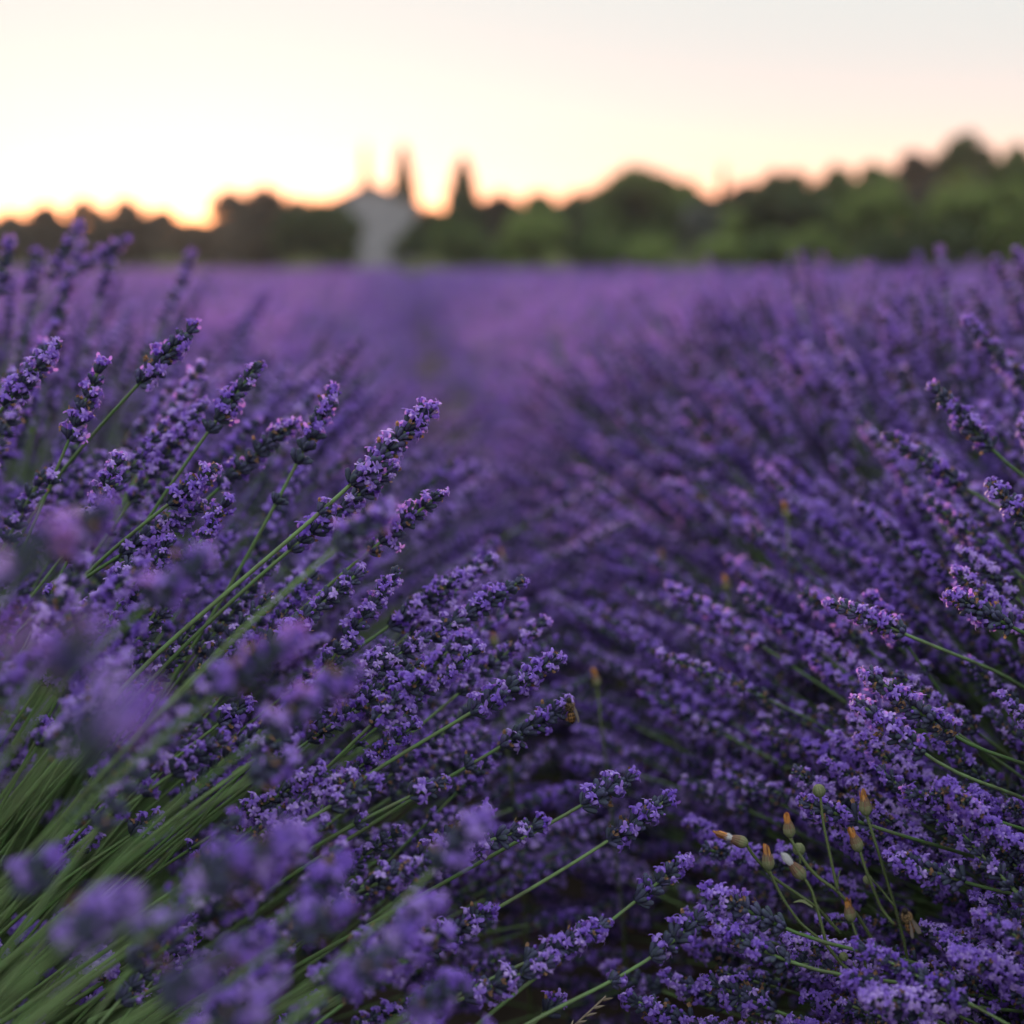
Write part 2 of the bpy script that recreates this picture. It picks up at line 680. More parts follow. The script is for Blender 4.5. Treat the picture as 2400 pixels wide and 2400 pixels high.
# ------------------------------------------------------------------ lavender rows
XL, XR = -0.50, 0.75
ROW = XR - XL
NEAR = [
    # x, y, size, stems, label
    (XL + .03, 0.26, 1.03, 1300, 'closest lavender bush at the lower left corner, smeared spikes over bare green stems'),
    (XL, 0.86, 1.12, 1500, 'lavender bush with the tall sharp spike that leans out over the gap from the left'),
    (XL - .03, 1.45, 1.20, 1150, 'soft purple lavender bush behind the sharp spikes, its tips standing against the hills'),
    (XL + .02, 2.05, 1.12, 1400, 'hazy lavender bush further along the left side of the gap'),
    (XR + .04, 0.52, 1.00, 2500, 'lavender bush at the lower right corner under the orange weed buds'),
    (XR, 1.00, 1.06, 3000, 'lavender bush at right edge whose crisp spikes all point left over the gap'),
    (XR + .02, 1.58, 1.15, 2700, 'lavender bush at upper right with a row of tilted half sharp spikes'),
    (XR - .02, 2.18, 1.15, 2300, 'hazy lavender bush further along the right side of the gap'),
]
zb = np.full((300, 300), 1e9)               # coarse depth picture: which spikes stand in front
zid = np.full((300, 300), -1, dtype=int)
bushes, cand = [], []
rb = np.random.default_rng(21)
for bi, (bx, by, size, n, label) in enumerate(NEAR):
    base, rots, ss, forms = bush_sprigs(rb, (bx, by, 0.0), n, size, 80 if bi >= 4 else 88)
    keep = []
    for i in range(len(base)):
        f = FORMS[forms[i]]
        pts = np.array([f['tip'], f['mid'], f['low']]) @ rots[i].T * ss[i] + base[i]
        allp = f['pts'] @ rots[i].T * ss[i] + base[i]
        px, py, d = project(pts)
        # nothing right in front of the lens, no stem lying in the soil
        dist = np.linalg.norm(allp - CO, axis=1).min()
        ok = dist > .20 and pts[0][2] > .05
        qx, qy, qd = project(allp)
        if ((qd > .05) & (qd < .42) & (qx > 700) & (qx < 2600) & (qy < 2300) & (qy > -200)).any():
            ok = False
        if ((qd > .05) & (qd < .60) & (qx > 500) & (qx < 2600) & (qy < 1000) & (qy > -200)).any():
            ok = False
        # leave the weeds in view: no spike hangs in front of them
        if ((qd > .05) & (qd < .815) & (qx > 1640) & (qx < 2115) & (qy > 1800) & (qy < 2190)).any() and 0.4 < d[1] < .84 and px[1] > 1600 and py[1] > 1760:
            ok = False
        if bi == 1 and px[1] < 330 and py[1] > 1860:
            ok = False
        if bi == 0 and ((px[1] < 330 and py[1] > 1880) or (0 < d[1] < .40 and py[1] > 1700) or (px[1] > 1100 and d[1] < .70)):
            ok = False
        # the gap between the rows stays open
        if bi < 4 and d[0] < 1.05 and ((px[0] > 1230 and py[0] > 1500) or (px[0] > 1260 and py[0] > 2180)):
            ok = False
        if bi >= 4 and 0 < d[1] < .72 and px[0] < 2500:
            ok = False
        if bi >= 4 and d[1] < 1.1 and px[0] < 1580 and py[0] > 1640:
            ok = False
        keep.append(ok)
    keep = np.array(keep)
    bushes.append([base[keep], rots[keep], ss[keep], forms[keep]])


def splat(pts, rad, ident):
    px, py, d = project(pts)
    for x, y, z in zip(px, py, d):
        if z < .1 or not (-60 < x < 2460 and -60 < y < 2460):
            continue
        rr = max(1, int(rad / z * FPX / 8))
        cx, cy = int(x / 8), int(y / 8)
        x0, x1, y0, y1 = max(0, cx - rr), min(300, cx + rr + 1), max(0, cy - rr), min(300, cy + rr + 1)
        if x0 >= x1 or y0 >= y1:
            continue
        w = zb[y0:y1, x0:x1]
        m = w > z
        w[m] = z
        zid[y0:y1, x0:x1][m] = ident


flat = []
for bi, (base, rots, ss, forms) in enumerate(bushes):
    for i in range(len(base)):
        f = FORMS[forms[i]]
        t = np.linspace(0, 1, 6)[:, None]
        seg = (f['tip'] * t + f['low'] * (1 - t)) @ rots[i].T * ss[i] + base[i]
        splat(seg, .006, len(flat))
        flat.append((bi, i))
counts = np.bincount(zid[zid >= 0].ravel(), minlength=len(flat))
shown = [[] for _ in bushes]
for k in np.argsort(-counts):
    bi, i = flat[k]
    if counts[k] >= 3 and len(shown[bi]) < 240:
        shown[bi].append(i)

GROUP_NEAR = 'lavender bushes beside the gap'
bush_objs = []
for bi, (bx, by, size, n, label) in enumerate(NEAR):
    root = empty('lavender_bush', (bx, by, 0), label, 'lavender', GROUP_NEAR)
    bush_objs.append(root)
    org = np.array([bx, by, 0.0])
    mo = link('foliage', MOUND_ME[bi % 2], root, m4(zframe((0, 0, 1), (math.cos(bi), math.sin(bi), 0)), (0, 0, 0), size))
    tag(mo, kind='stuff')
    base, rots, ss, forms = bushes[bi]
    pick = set(shown[bi])
    for i in shown[bi]:
        f = FORMS[forms[i]]
        st = link('stem', f['stem_me'], root, m4(rots[i], base[i] - org, ss[i]))
        link('flower_spike', f['spike_me'], st)
        if f['ring_me']:
            link('whorl', f['ring_me'], st)
    rest = np.array([i for i in range(len(base)) if i not in pick], dtype=int)
    if len(rest):
        scatter_object('sprigs', base[rest] - org, rots[rest], ss[rest], forms[rest], GN_SPRIG, root)
print('near sprigs', len(flat), 'single', [len(s) for s in shown])

# ---- sprigs in focus, set one by one, each flower ring a piece of its own
HEROES = []


def hero(bi, tip, low, depth, far, dfar, opb=.4, detached=False, label=None, sd=1, size=1.0, dlow=None):
    """a flowering stem from its tip through the foot of its spike to a point lower on the stem (photo px, view depth)"""
    r = np.random.default_rng(1000 + sd)
    root = bush_objs[bi]
    org = np.array(root.location)
    a, b = P(*tip, depth), P(*low, dlow or depth)
    c = P(*far, dfar)
    if c[2] < .04:
        c[2] = .04
    # end at the heart of the bush
    e = org + np.array([np.sign(c[0] - org[0]) * .10, (c[1] - org[1]) * .3, .10])
    ctl = [a, b, c]
    if np.linalg.norm(e - c) < .6:
        ctl.append(c + unit(unit(c - b) * .6 + unit(e - c) * .6) * min(.16, np.linalg.norm(e - c)))
    ctl = np.array(ctl[::-1])
    # smooth curve through the points
    sN = np.concatenate([[0], np.cumsum(np.linalg.norm(np.diff(ctl, axis=0), axis=1))])
    tt = np.linspace(0, sN[-1], 18)
    pts = np.stack([np.interp(tt, sN, ctl[:, i]) for i in range(3)], axis=1)
    for _ in range(3):
        pts[1:-1] = (pts[:-2] + 2 * pts[1:-1] + pts[2:]) / 4
    length = np.linalg.norm(a - b)
    st = link('stem', mk_mesh('stem', stem_chunk(pts - org, .0011 * size, r.random(), 6), LAV), root)
    if label:
        st['label'] = label
    for d, s, top in whorl_plan(r, length, detached):
        p, z = at_arc(pts, d)
        F = zframe(z, xhint=(1, .2, 0), roll=r.uniform(0, 6.3))
        if top:
            me = CROWN_ME[int(np.clip(round(opb * 4 + r.normal(0, .8)), 0, 3))]
        else:
            me = WHORL_ME[int(r.integers(len(WHORL_ME)))]
        link('whorl', me, st, m4(F, p - org, s * size * r.uniform(.95, 1.08)))


FOC = .80
hero(1, (1005, 960), (795, 1165), FOC, (330, 1560), .80, .7, True, 'tallest sharp flowering stem reaching out over the gap', 1, 1.12)
hero(1, (925, 1095), (650, 1310), .825, (380, 1560), .83, .4, False, None, 2)
hero(1, (780, 915), (685, 1110), .865, (560, 1340), .87, .6, True, None, 3)
hero(1, (690, 990), (500, 1150), .90, (340, 1330), .92, .5, False, None, 4)
hero(1, (605, 855), (470, 1035), .86, (330, 1240), .88, .5, False, None, 5)
hero(1, (455, 765), (300, 925), .86, (120, 1130), .90, .6, False, None, 6)
hero(1, (135, 805), (-10, 975), .85, (-160, 1160), .88, .6, False, None, 7)
hero(1, (505, 1095), (365, 1205), .82, (200, 1340), .84, .4, False, None, 8)
hero(1, (470, 1185), (250, 1320), .83, (60, 1450), .85, .3, False, None, 9)
hero(1, (850, 1335), (600, 1545), .79, (420, 1680), .79, .5, False, None, 10)
hero(1, (1080, 1350), (880, 1490), .88, (700, 1620), .90, .6, False, None, 11)
hero(1, (1225, 1360), (1000, 1500), .85, (800, 1640), .86, .4, True, None, 12)
hero(1, (1000, 1490), (700, 1700), .84, (520, 1830), .85, .4, False, None, 13)
hero(1, (1310, 1540), (1075, 1690), .79, (900, 1790), .79, .4, False, 'sharp flowering stem with a pale open tip over the gap', 14)
hero(1, (1335, 1645), (1170, 1755), .84, (1000, 1850), .84, .5, True, None, 15)
hero(1, (1485, 1815), (1335, 1905), .80, (1180, 1990), .80, .3, False, None, 16)
hero(1, (1570, 1870), (1400, 1990), .80, (1200, 2110), .80, .4, False, None, 17)
hero(1, (1270, 1930), (1040, 2005), .78, (860, 2070), .77, .7, False, None, 18)
hero(0, (1602, 2018), (1462, 2138), .78, (1240, 2300), .76, .6, True, None, 19)
hero(0, (1420, 2165), (1215, 2265), .76, (1050, 2340), .74, .4, False, None, 20)
hero(0, (1692, 2112), (1510, 2265), .77, (1215, 2405), .73, .4, True, 'stem at the bottom edge with a loose ring below its spike', 21)
hero(0, (1150, 2130), (960, 2250), .76, (800, 2350), .73, .4, False, None, 22)
hero(0, (1300, 2250), (1060, 2350), .74, (900, 2420), .72, .5, False, None, 23)
hero(5, (1655, 2085), (1875, 2200), .77, (2175, 2262), .80, .5, False, 'stem crossing behind the weeds with a curled tip', 24)
hero(4, (1690, 2180), (1865, 2275), .76, (2300, 2325), .80, .4, False, None, 25)
hero(5, (2030, 1575), (2250, 1745), .79, (2440, 1800), .84, .5, False, None, 26)
hero(5, (2222, 1392), (2390, 1480), .79, (2560, 1560), .84, .6, False, None, 27)
hero(5, (1945, 1410), (2150, 1500), .84, (2380, 1590), .90, .5, False, None, 28)
hero(5, (2010, 1645), (2200, 1800), .78, (2430, 1880), .84, .5, False, None, 29)
hero(6, (2187, 905), (2345, 1075), .93, (2520, 1210), .98, .4, False, 'upper right flowering stem with a bare dark tip', 30)
hero(6, (2080, 1020), (2270, 1150), .96, (2480, 1270), 1.02, .4, False, None, 31)
hero(6, (2265, 750), (2420, 920), 1.08, (2560, 1080), 1.14, .3, False, None, 32)
hero(5, (2320, 1135), (2440, 1250), .85, (2600, 1380), .9, .5, False, None, 33)
hero(4, (1990, 2290), (2180, 2400), .74, (2420, 2470), .78, .6, False, None, 34)
hero(4, (1475, 2340), (1640, 2415), .82, (1900, 2480), .86, .5, False, None, 38)
hero(0, (1312, 2338), (1252, 2398), .78, (1180, 2470), .76, .3, False, None, 39)
hero(4, (1560, 2290), (1740, 2370), .86, (2000, 2440), .90, .4, False, None, 40)
hero(4, (1660, 2300), (1830, 2380), .79, (2080, 2450), .83, .6, False, None, 41)
hero(4, (1420, 2270), (1560, 2330), .98, (1800, 2400), 1.0, .5, False, None, 42)
hero(4, (1620, 2215), (1760, 2265), .92, (1980, 2330), .95, .3, False, None, 43)
hero(5, (2090, 2010), (2290, 2080), .78, (2500, 2120), .82, .6, False, None, 35)
hero(5, (2130, 1860), (2320, 1920), .79, (2520, 1980), .83, .5, False, None, 36)
hero(5, (1880, 1880), (2080, 1950), .80, (2330, 2020), .84, .5, False, None, 37)

# darker sharp ones deep between the left stems, and tall soft ones against the hills
for i, (b_, tip, low, d, far, df) in enumerate((
        (1, (497, 1827), (405, 1895), .80, (240, 2010), .80), (1, (375, 1912), (285, 1972), .80, (120, 2080), .80),
        (1, (220, 1962), (140, 2000), .82, (0, 2070), .82), (1, (528, 1728), (380, 1830), .73, (200, 1960), .73),
        (1, (578, 1647), (490, 1715), .80, (330, 1840), .80), (1, (700, 1700), (590, 1790), .70, (400, 1920), .70),
        (1, (760, 1930), (640, 1990), .72, (450, 2090), .72), (1, (965, 2030), (850, 2080), .74, (660, 2180), .74),
        (1, (880, 1830), (770, 1890), .74, (580, 2010), .74), (1, (1040, 1830), (930, 1880), .76, (740, 1980), .76),
        (2, (188, 528), (108, 665), 1.32, (40, 830), 1.34), (2, (300, 562), (165, 640), 1.36, (60, 760), 1.38),
        (2, (25, 560), (-5, 700), 1.20, (-60, 860), 1.22), (2, (268, 580), (232, 705), 1.40, (190, 850), 1.42),
        (2, (85, 590), (60, 700), 1.42, (20, 840), 1.44), (2, (450, 590), (420, 690), 1.60, (370, 810), 1.62),
        (6, (1850, 600), (1865, 700), 1.80, (1900, 800), 1.8),
        (6, (2200, 580), (2215, 690), 1.68, (2260, 820), 1.7))):
    hero(b_, tip, low, d, far, df, .5, i % 3 == 0, None, 120 + i, .95)

# smeared ones close to the lens
for i, (tip, low, d, far, df) in enumerate((
        ((230, 1470), (60, 1640), .34, (-200, 1900), .36), ((120, 1250), (-60, 1420), .36, (-260, 1640), .37),
        ((330, 1640), (130, 1790), .31, (-160, 2000), .33), 
        ((905, 1190), (760, 1310), .60, (560, 1480), .60), ((830, 1570), (610, 1730), .54, (360, 1920), .55),
        ((1132, 1915), (1010, 2050), .55, (820, 2230), .55), ((690, 1490), (500, 1640), .50, (250, 1830), .51),
        ((690, 1950), (480, 2100), .47, (180, 2300), .48), ((300, 2110), (120, 2240), .42, (-150, 2430), .43), ((960, 2190), (740, 2350), .50, (480, 2540), .50),
        
        ((480, 1300), (330, 1430), .52, (130, 1620), .53),
        ((250, 1190), (90, 1330), .50, (-110, 1520), .51),
        ((683, 1777), (540, 1850), .60, (330, 1990), .61), ((559, 2000), (420, 2085), .45, (160, 2270), .46),
        ((410, 2145), (285, 2225), .50, (60, 2390), .51), ((222, 2125), (120, 2250), .46, (-60, 2440), .47),
        ((621, 2190), (500, 2260), .55, (280, 2400), .56), ((540, 2235), (360, 2355), .43, (120, 2540), .44),
        ((810, 2020), (690, 2130), .56, (480, 2300), .57), ((800, 2125), (640, 2225), .51, (380, 2420), .52),
        ((905, 2250), (730, 2330), .60, (500, 2450), .60), ((1020, 2115), (880, 2225), .53, (640, 2420), .53),
        ((1090, 2300), (930, 2390), .58, (700, 2530), .58), ((640, 2330), (480, 2420), .47, (250, 2560), .48),
        ((60, 1480), (-120, 1600), .235, (-500, 1850), .25),
        ((130, 2010), (10, 2100), .50, (-200, 2260), .51))):
    hero(0 if d < .55 else 1, tip, low, d, far, df, .62, False, None, 60 + i, .95 if d > .3 else .55)

# ---- bushes of the field: simpler spikes, whole bushes repeated along the rows
def spike_lod(r, pts, length):
    cs = []
    tv, tt = lathe([(0, .4), (.5, 1.0), (1.0, .4)], 3)
    tv = np.array(tv) * np.array([.0017, .0017, .0068])
    d = .003
    while d < length:
        p, z = at_arc(pts, d)
        for k in range(4):
            az, th = r.uniform(0, 6.3), r.uniform(.5, 1.1)
            F0 = zframe(z)
            dv = F0 @ np.array([math.sin(th) * math.cos(az), math.sin(th) * math.sin(az), math.cos(th)])
            cs.append(xf(chunk(tv, tt, CALYX, r.random()), zframe(dv), p))
            if r.random() < .70:
                q = p + dv * .0066
                F = zframe(unit(dv + r.normal(0, .3, 3)), xhint=r.normal(0, 1, 3))
                w = .0040 * r.uniform(.8, 1.3)
                V = [(-w, -w * .7, .001), (w, -w * .7, .0015), (w * .8, w, .002), (-w * .8, w, .001), (0, 0, -.001)]
                cs.append(xf(chunk(V, [(4, 0, 1), (4, 1, 2), (4, 2, 3), (4, 3, 0)], COROLLA, r.uniform(.1, .95)), F, q))
        d += .0085
    return cat(cs)


LODS = []
for i in range(10):
    pts = curve_pts(SPRIG_L, (.02, .08, .14, .2, .1)[i % 5], 5)
    st = tube(pts, .0011, 3, STEM, rng.random(), cap=False)
    LODS.append(cat([st, spike_lod(rng, pts, rng.uniform(.045, .07))]))


def field_bush(r, n):
    base, rots, ss, forms = bush_sprigs(r, (0, 0, 0), n, 1.0)
    cs = [xf(LODS[forms[i] % len(LODS)], rots[i], base[i], ss[i]) for i in range(n)]
    cs.append(leaf_mound(r, 500, .34, .27))
    return cat(cs)


FIELD_ME = [mk_mesh('lavender_bush', field_bush(rng, 640), LAV) for _ in range(4)]
field_forms = bpy.data.collections.new('field_forms')
for i, me in enumerate(FIELD_ME):
    field_forms.objects.link(bpy.data.objects.new('field_form_%s' % 'abcd'[i], me))
GN_FIELD = scatter_tree('field_scatter', field_forms)
FIELD_END = 62.0
rf = np.random.default_rng(5)
fpos, frot, fsz, ffm = [], [], [], []
near_rows = {0: 2.45, 1: 2.58}
n_mid = 0
for k in range(-26, 36):
    x0 = XL - .09 + (ROW + .20) * k if k <= 0 else XR + .09 + (ROW + .20) * (k - 1)
    y = near_rows.get(k, .55 + rf.uniform(0, .5))
    while y < FIELD_END:
        y += .56 + rf.uniform(-.05, .05)
        lo, hi = y * math.tan(R(-19)) - 1.3, y * math.tan(R(27)) + 1.3
        if not lo < x0 < hi:
            continue
        p = (x0 + rf.normal(0, .05), y, 0)
        s = (1.10 if y < 5 else 1.05) * rf.uniform(.80, 1.10)
        a = rf.uniform(0, 6.3)
        F = zframe((0, 0, 1), (math.cos(a), math.sin(a), 0))
        fm = int(rf.integers(4))
        if y < 8 and abs(k - .5) < 5:
            o = link('lavender_bush', FIELD_ME[fm], None, m4(F, p, s))
            if k <= 0:
                tag(o, 'blurred lavender bush in the left half of the field', 'lavender', 'blurred bushes of the left rows')
            else:
                tag(o, 'blurred lavender bush in the right half of the field', 'lavender', 'blurred bushes of the right rows')
            n_mid += 1
        else:
            fpos.append(p)
            frot.append(F)
            fsz.append(s)
            ffm.append(fm)
fo = scatter_object('lavender_field', fpos, frot, fsz, ffm, GN_FIELD)
tag(fo, 'purple lavender field running back to the trees in blurred rows', 'lavender field')
print('field', len(fpos), 'mid', n_mid)

# ------------------------------------------------------------------ weeds with orange buds
M_WSTEM = mat('weed_stem', ((0.07, 0.10, 0.035), (0.12, 0.16, 0.06)), .6, .1)
M_WHAIR = mat('weed_hair', ((0.35, 0.36, 0.25), (0.45, 0.44, 0.33)), .6, .5)
M_BRACT = mat('weed_bract', ((0.13, 0.18, 0.08), (0.20, 0.22, 0.11), (0.18, 0.10, 0.065)), .65, .15)
M_PETAL = mat('withered_petal', ((0.52, 0.21, 0.05), (0.66, 0.34, 0.10), (0.28, 0.13, 0.06)), .7, .35)
M_PAPPUS = mat('pappus', ((0.62, 0.62, 0.62), (0.80, 0.80, 0.80)), .8, .4)
WEED = [M_WSTEM, M_WHAIR, M_BRACT, M_PETAL, M_PAPPUS]


def smooth_path(pts, n=16, it=2):
    pts = np.asarray(pts, float)
    s = np.concatenate([[0], np.cumsum(np.linalg.norm(np.diff(pts, axis=0), axis=1))])
    t = np.linspace(0, s[-1], n)
    q = np.stack([np.interp(t, s, pts[:, i]) for i in range(3)], axis=1)
    for _ in range(it):
        q[1:-1] = (q[:-2] + 2 * q[1:-1] + q[2:]) / 4
    return q


def hairs(r, pts, rad, n, L_=.0011):
    cs = []
    for i in range(n):
        t = r.random() * (len(pts) - 1.001)
        k = int(t)
        p = pts[k] * (1 - t + k) + pts[k + 1] * (t - k)
        z = unit(pts[k + 1] - pts[k])
        d = r.normal(0, 1, 3)
        d = unit(d - z * (d @ z))
        rr = rad if np.isscalar(rad) else np.interp(t, range(len(pts)), rad)
        a = p + d * rr * .9
        e = a + unit(d + r.normal(0, .2, 3)) * L_ * r.uniform(.6, 1.2)
        s = np.cross(d, z) * .00009
        cs.append(chunk([a - s, a + s, e, a + z * .00012], [(0, 1, 2), (1, 3, 2), (3, 0, 2)], 1, r.random()))
    return cat(cs)


def bud_head(r, parent, org, base, d, size, style, bend=None):
    """involucre of narrow bracts, with orange withered petals or a white tuft on top"""
    F = zframe(d, roll=r.uniform(0, 6.3))
    size = size * .78
    L_ = .0112 * size
    prof_closed = [(0, .22), (.10, .62), (.30, .98), (.55, .98), (.80, .72), (1.0, .42)]
    if style == 'green':
        prof_closed = [(0, .25), (.12, .75), (.40, 1.1), (.70, 1.0), (.92, .6), (1.0, .25)]
        L_ = .0085 * size
    W_ = .0033 * size
    V, T = lathe([(z * L_, q * W_ * .93) for z, q in prof_closed], 10)
    cs = [chunk(V, T, 2, .2)]
    nb = 13
    for i in range(nb):
        az = 2 * math.pi * i / nb + r.uniform(-.06, .06)
        c, s_ = math.cos(az), math.sin(az)
        V = []
        for z, q in prof_closed:
            w = .30 * W_ * (.6 + .4 * q) * (1 - .55 * z)
            rr = q * W_ * 1.03
            for k, e in ((-1, -.0001), (0, .0004), (1, -.0001)):
                V.append(((rr + e) * c - k * w * s_, (rr + e) * s_ + k * w * c, z * L_ * r.uniform(.99, 1.01)))
        T = []
        for k in range(len(prof_closed) - 1):
            for j in range(2):
                a = k * 3 + j
                T += [(a, a + 1, a + 4), (a, a + 4, a + 3)]
        cc = chunk(V, T, 2, 0)
        hgt = np.repeat(np.linspace(0, 1, len(prof_closed) - 1), 4)
        cc[3] = np.clip((hgt * (1.15 if style != 'green' else .5) + r.uniform(-.1, .15)), 0, 1).astype(np.float32)
        cs.append(cc)
    inv = cat(cs)
    h = link('flower_head', mk_mesh('flower_head', xf(inv, F, base - org), WEED), parent)
    top = base + F[:, 2] * L_ * .92
    hv = []
    for i in range(110):
        t = r.random()
        q = np.interp(t, [p_[0] for p_ in prof_closed], [p_[1] for p_ in prof_closed]) * W_
        az = r.uniform(0, 6.3)
        dv = np.array([math.cos(az), math.sin(az), 0])
        a = dv * q + np.array([0, 0, t * L_])
        e = a + unit(dv + np.array([0, 0, -.1]) + r.normal(0, .25, 3)) * .0011 * r.uniform(.6, 1.2)
        sdv = np.array([-dv[1], dv[0], 0]) * .00008
        hv.append(chunk([a - sdv, a + sdv, e], [(0, 1, 2)], 1, r.random()))
    tag(link('hair', mk_mesh('hair', xf(cat(hv), F, base - org), WEED), h), kind='stuff')
    if style in ('orange', 'both'):
        start = L_ * .72
        if style == 'both':
            start = L_ * 1.35
        ps = []
        for i in range(34):
            az = r.uniform(0, 6.3)
            rr = .0023 * size * math.sqrt(r.random())
            l2 = r.uniform(.0055, .0095) * size
            c, s_ = math.cos(az), math.sin(az)
            w = .0008 * size
            fl = r.uniform(-.2, .06)
            V = []
            for t, ww in ((0, .6), (.5, 1), (.85, .9), (1.0, .4)):
                x = rr + fl * l2 * t * t
                for k in (-1, 1):
                    V.append((x * c - k * w * ww * s_, x * s_ + k * w * ww * c, start - .001 + l2 * t))
            ps.append(chunk(V, [(0, 1, 3), (0, 3, 2), (2, 3, 5), (2, 5, 4), (4, 5, 7), (4, 7, 6)], 3, r.random()))
        link('withered_petals', mk_mesh('withered_petals', xf(cat(ps), F, base - org), WEED), h)
    if style in ('white', 'both'):
        ps = []
        hl = .0100 * size if style == 'white' else .0072 * size
        for i in range(150):
            az = r.uniform(0, 6.3)
            q = math.sqrt(r.random())
            rr0, rr1 = .0016 * size * q, .0027 * size * q + r.normal(0, .0001)
            l2 = hl * (1 - .25 * q * q) * r.uniform(.9, 1.05)
            c, s_ = math.cos(az), math.sin(az)
            w = .00013
            V = [(rr0 * c - w * s_, rr0 * s_ + w * c, L_ * .9), (rr0 * c + w * s_, rr0 * s_ - w * c, L_ * .9), (rr1 * c - w * s_, rr1 * s_ + w * c, L_ * .9 + l2 * .6), (rr1 * c + w * s_, rr1 * s_ - w * c, L_ * .9 + l2 * .6), (rr1 * .8 * c, rr1 * .8 * s_, L_ * .9 + l2)]
            ps.append(chunk(V, [(0, 1, 3), (0, 3, 2), (2, 3, 4)], 4, r.random()))
        link('white_tuft', mk_mesh('white_tuft', xf(cat(ps), F, base - org), WEED), h)
    return h


def weed(name, label, group, foot, stems, heads, sd, leaves=()):
    r = np.random.default_rng(sd)
    org = np.array(foot)
    root = empty(name, foot, label, 'weed', group)
    for path, r0, r1 in stems:
        q = smooth_path(path, max(8, 4 * len(path)))
        rad = np.linspace(r0, r1, len(q))
        s = link('stem', mk_mesh('stem', tube(q - org, rad, 7, 0, r.random()), WEED), root)
        n = int(np.linalg.norm(np.diff(q, axis=0), axis=1).sum() / .00045)
        tag(link('hair', mk_mesh('hair', hairs(r, q - org, rad, n), WEED), s), kind='stuff')
    for base, d, size, style in heads:
        bud_head(r, root, org, np.asarray(base), unit(d), size, style)
    for path, w in leaves:
        q = smooth_path(path, 8)
        cs = []
        V = []
        for i, p in enumerate(q):
            f = i / 7
            z = unit(np.gradient(q, axis=0)[i])
            s = unit(np.cross(z, CM[:, 2] + np.array([.3, 0, .4])))
            ww = w * (1 - f) ** .7
            V += [p - s * ww - org, p + s * ww - org]
        T = []
        for i in range(7):
            T += [(2 * i, 2 * i + 1, 2 * i + 3), (2 * i, 2 * i + 3, 2 * i + 2)]
        link('leaf', mk_mesh('leaf', chunk(V, T, 2, .3), WEED), root)
    return root


def cp(x, y):                                # photograph px of the 600 px weed crop (1932 wide)
    return 1600 + x * 600 / 1932, 1780 + y * 600 / 1932


def W(x, y, d=.79):
    return P(*cp(x, y), d)


D1 = .785
n1 = W(1340, 1660, D1)                       # the joint near the foot
n2 = W(1085, 1400, D1)
n3 = W(1170, 990, D1)
n4 = W(985, 1020, D1)
n5 = W(1010, 1110, D1)
foot1 = P(2215, 2620, .80)
foot1[2] = 0.0
UP = CM[:, 1]
RT = CM[:, 0]


def dirpx(dx, dy, toward=0.0):
    return unit(RT * dx - UP * dy + CM[:, 2] * toward)


weed('hawksbeard', 'branched hairy weed with orange withered buds and white tufts at the lower right', 'orange budded weeds', foot1,
     [([foot1, W(1420, 1780, D1 + .01), n1], .0011, .0010),
      ([n1, W(1200, 1545, D1), n2], .0010, .0009),
      ([n2, W(880, 1230, D1), W(760, 1060, D1), W(680, 900, D1), W(655, 835, D1)], .0008, .0007),
      ([n2, W(1050, 1250, D1), n5, W(975, 985, D1), W(920, 900, D1)], .0009, .0008),
      ([W(1190, 1310, D1 + .006), W(1060, 1170, D1 + .004), n5, W(960, 1080, D1), W(680, 890, D1 + .008), W(520, 710, D1 + .008), W(480, 640, D1 + .008)], .0009, .0008),
      ([W(1500, 1480, D1 + .02), W(1330, 1190, D1 + .01), n3, W(1000, 880, D1), W(880, 720, D1), W(810, 590, D1)], .0010, .0008),
      ([n3, W(1120, 760, D1), W(1060, 480, D1), W(1040, 280, D1)], .0008, .0007),
      ([n3 + np.array([0, 0, .001]), W(1170, 900, D1), W(1190, 830, D1)], .0005, .0002),
      ([n1, W(1310, 1590, D1), W(1285, 1530, D1)], .0005, .0003),
      ([W(890, 790, D1 + .003), W(880, 720, D1 + .004)], .0005, .0005)],
     [(W(655, 835, D1), dirpx(-22, -130), 1.12, 'orange'),
      (W(920, 900, D1), dirpx(-75, -85), 1.22, 'white'),
      (W(492, 640, D1 + .008), dirpx(-150, -55), 1.10, 'both'),
      (W(812, 590, D1), dirpx(-20, -130), 1.06, 'orange'),
      (W(1040, 285, D1), dirpx(-18, -80), 1.05, 'green'),
      (W(880, 725, D1 + .004), dirpx(-5, -100), 1.0, 'green')], 31,
     [([W(985, 1100, D1), W(900, 1060, D1), W(830, 1080, D1 - .002)], .0013)])

foot2 = P(2260, 2560, .82)
foot2[2] = 0.0
D2 = .79
m1 = W(1600, 1110, D2)
weed('hawksbeard', 'weed with two upright orange tipped buds on bare hairy stalks in the lower right', 'orange budded weeds', foot2,
     [([foot2, W(1720, 1500, D2 + .01), m1, W(1530, 850, D2), W(1430, 560, D2), W(1388, 420, D2)], .0011, .0008),
      ([m1 + np.array([0, 0, -.01]), W(1500, 1130, D2 + .004), W(1420, 930, D2), W(1370, 800, D2), W(1338, 690, D2)], .0009, .0008),
      ([m1, W(1490, 970, D2 + .003), W(1430, 910, D2 + .003)], .0007, .0005)],
     [(W(1388, 425, D2), dirpx(-22, -160), 1.15, 'orange'),
      (W(1338, 695, D2), dirpx(-55, -130), 1.12, 'orange'),
      (W(1420, 935, D2 + .004), dirpx(-50, -60), .75, 'green')], 32)
foot3 = P(2160, 2600, .80)
foot3[2] = 0.0
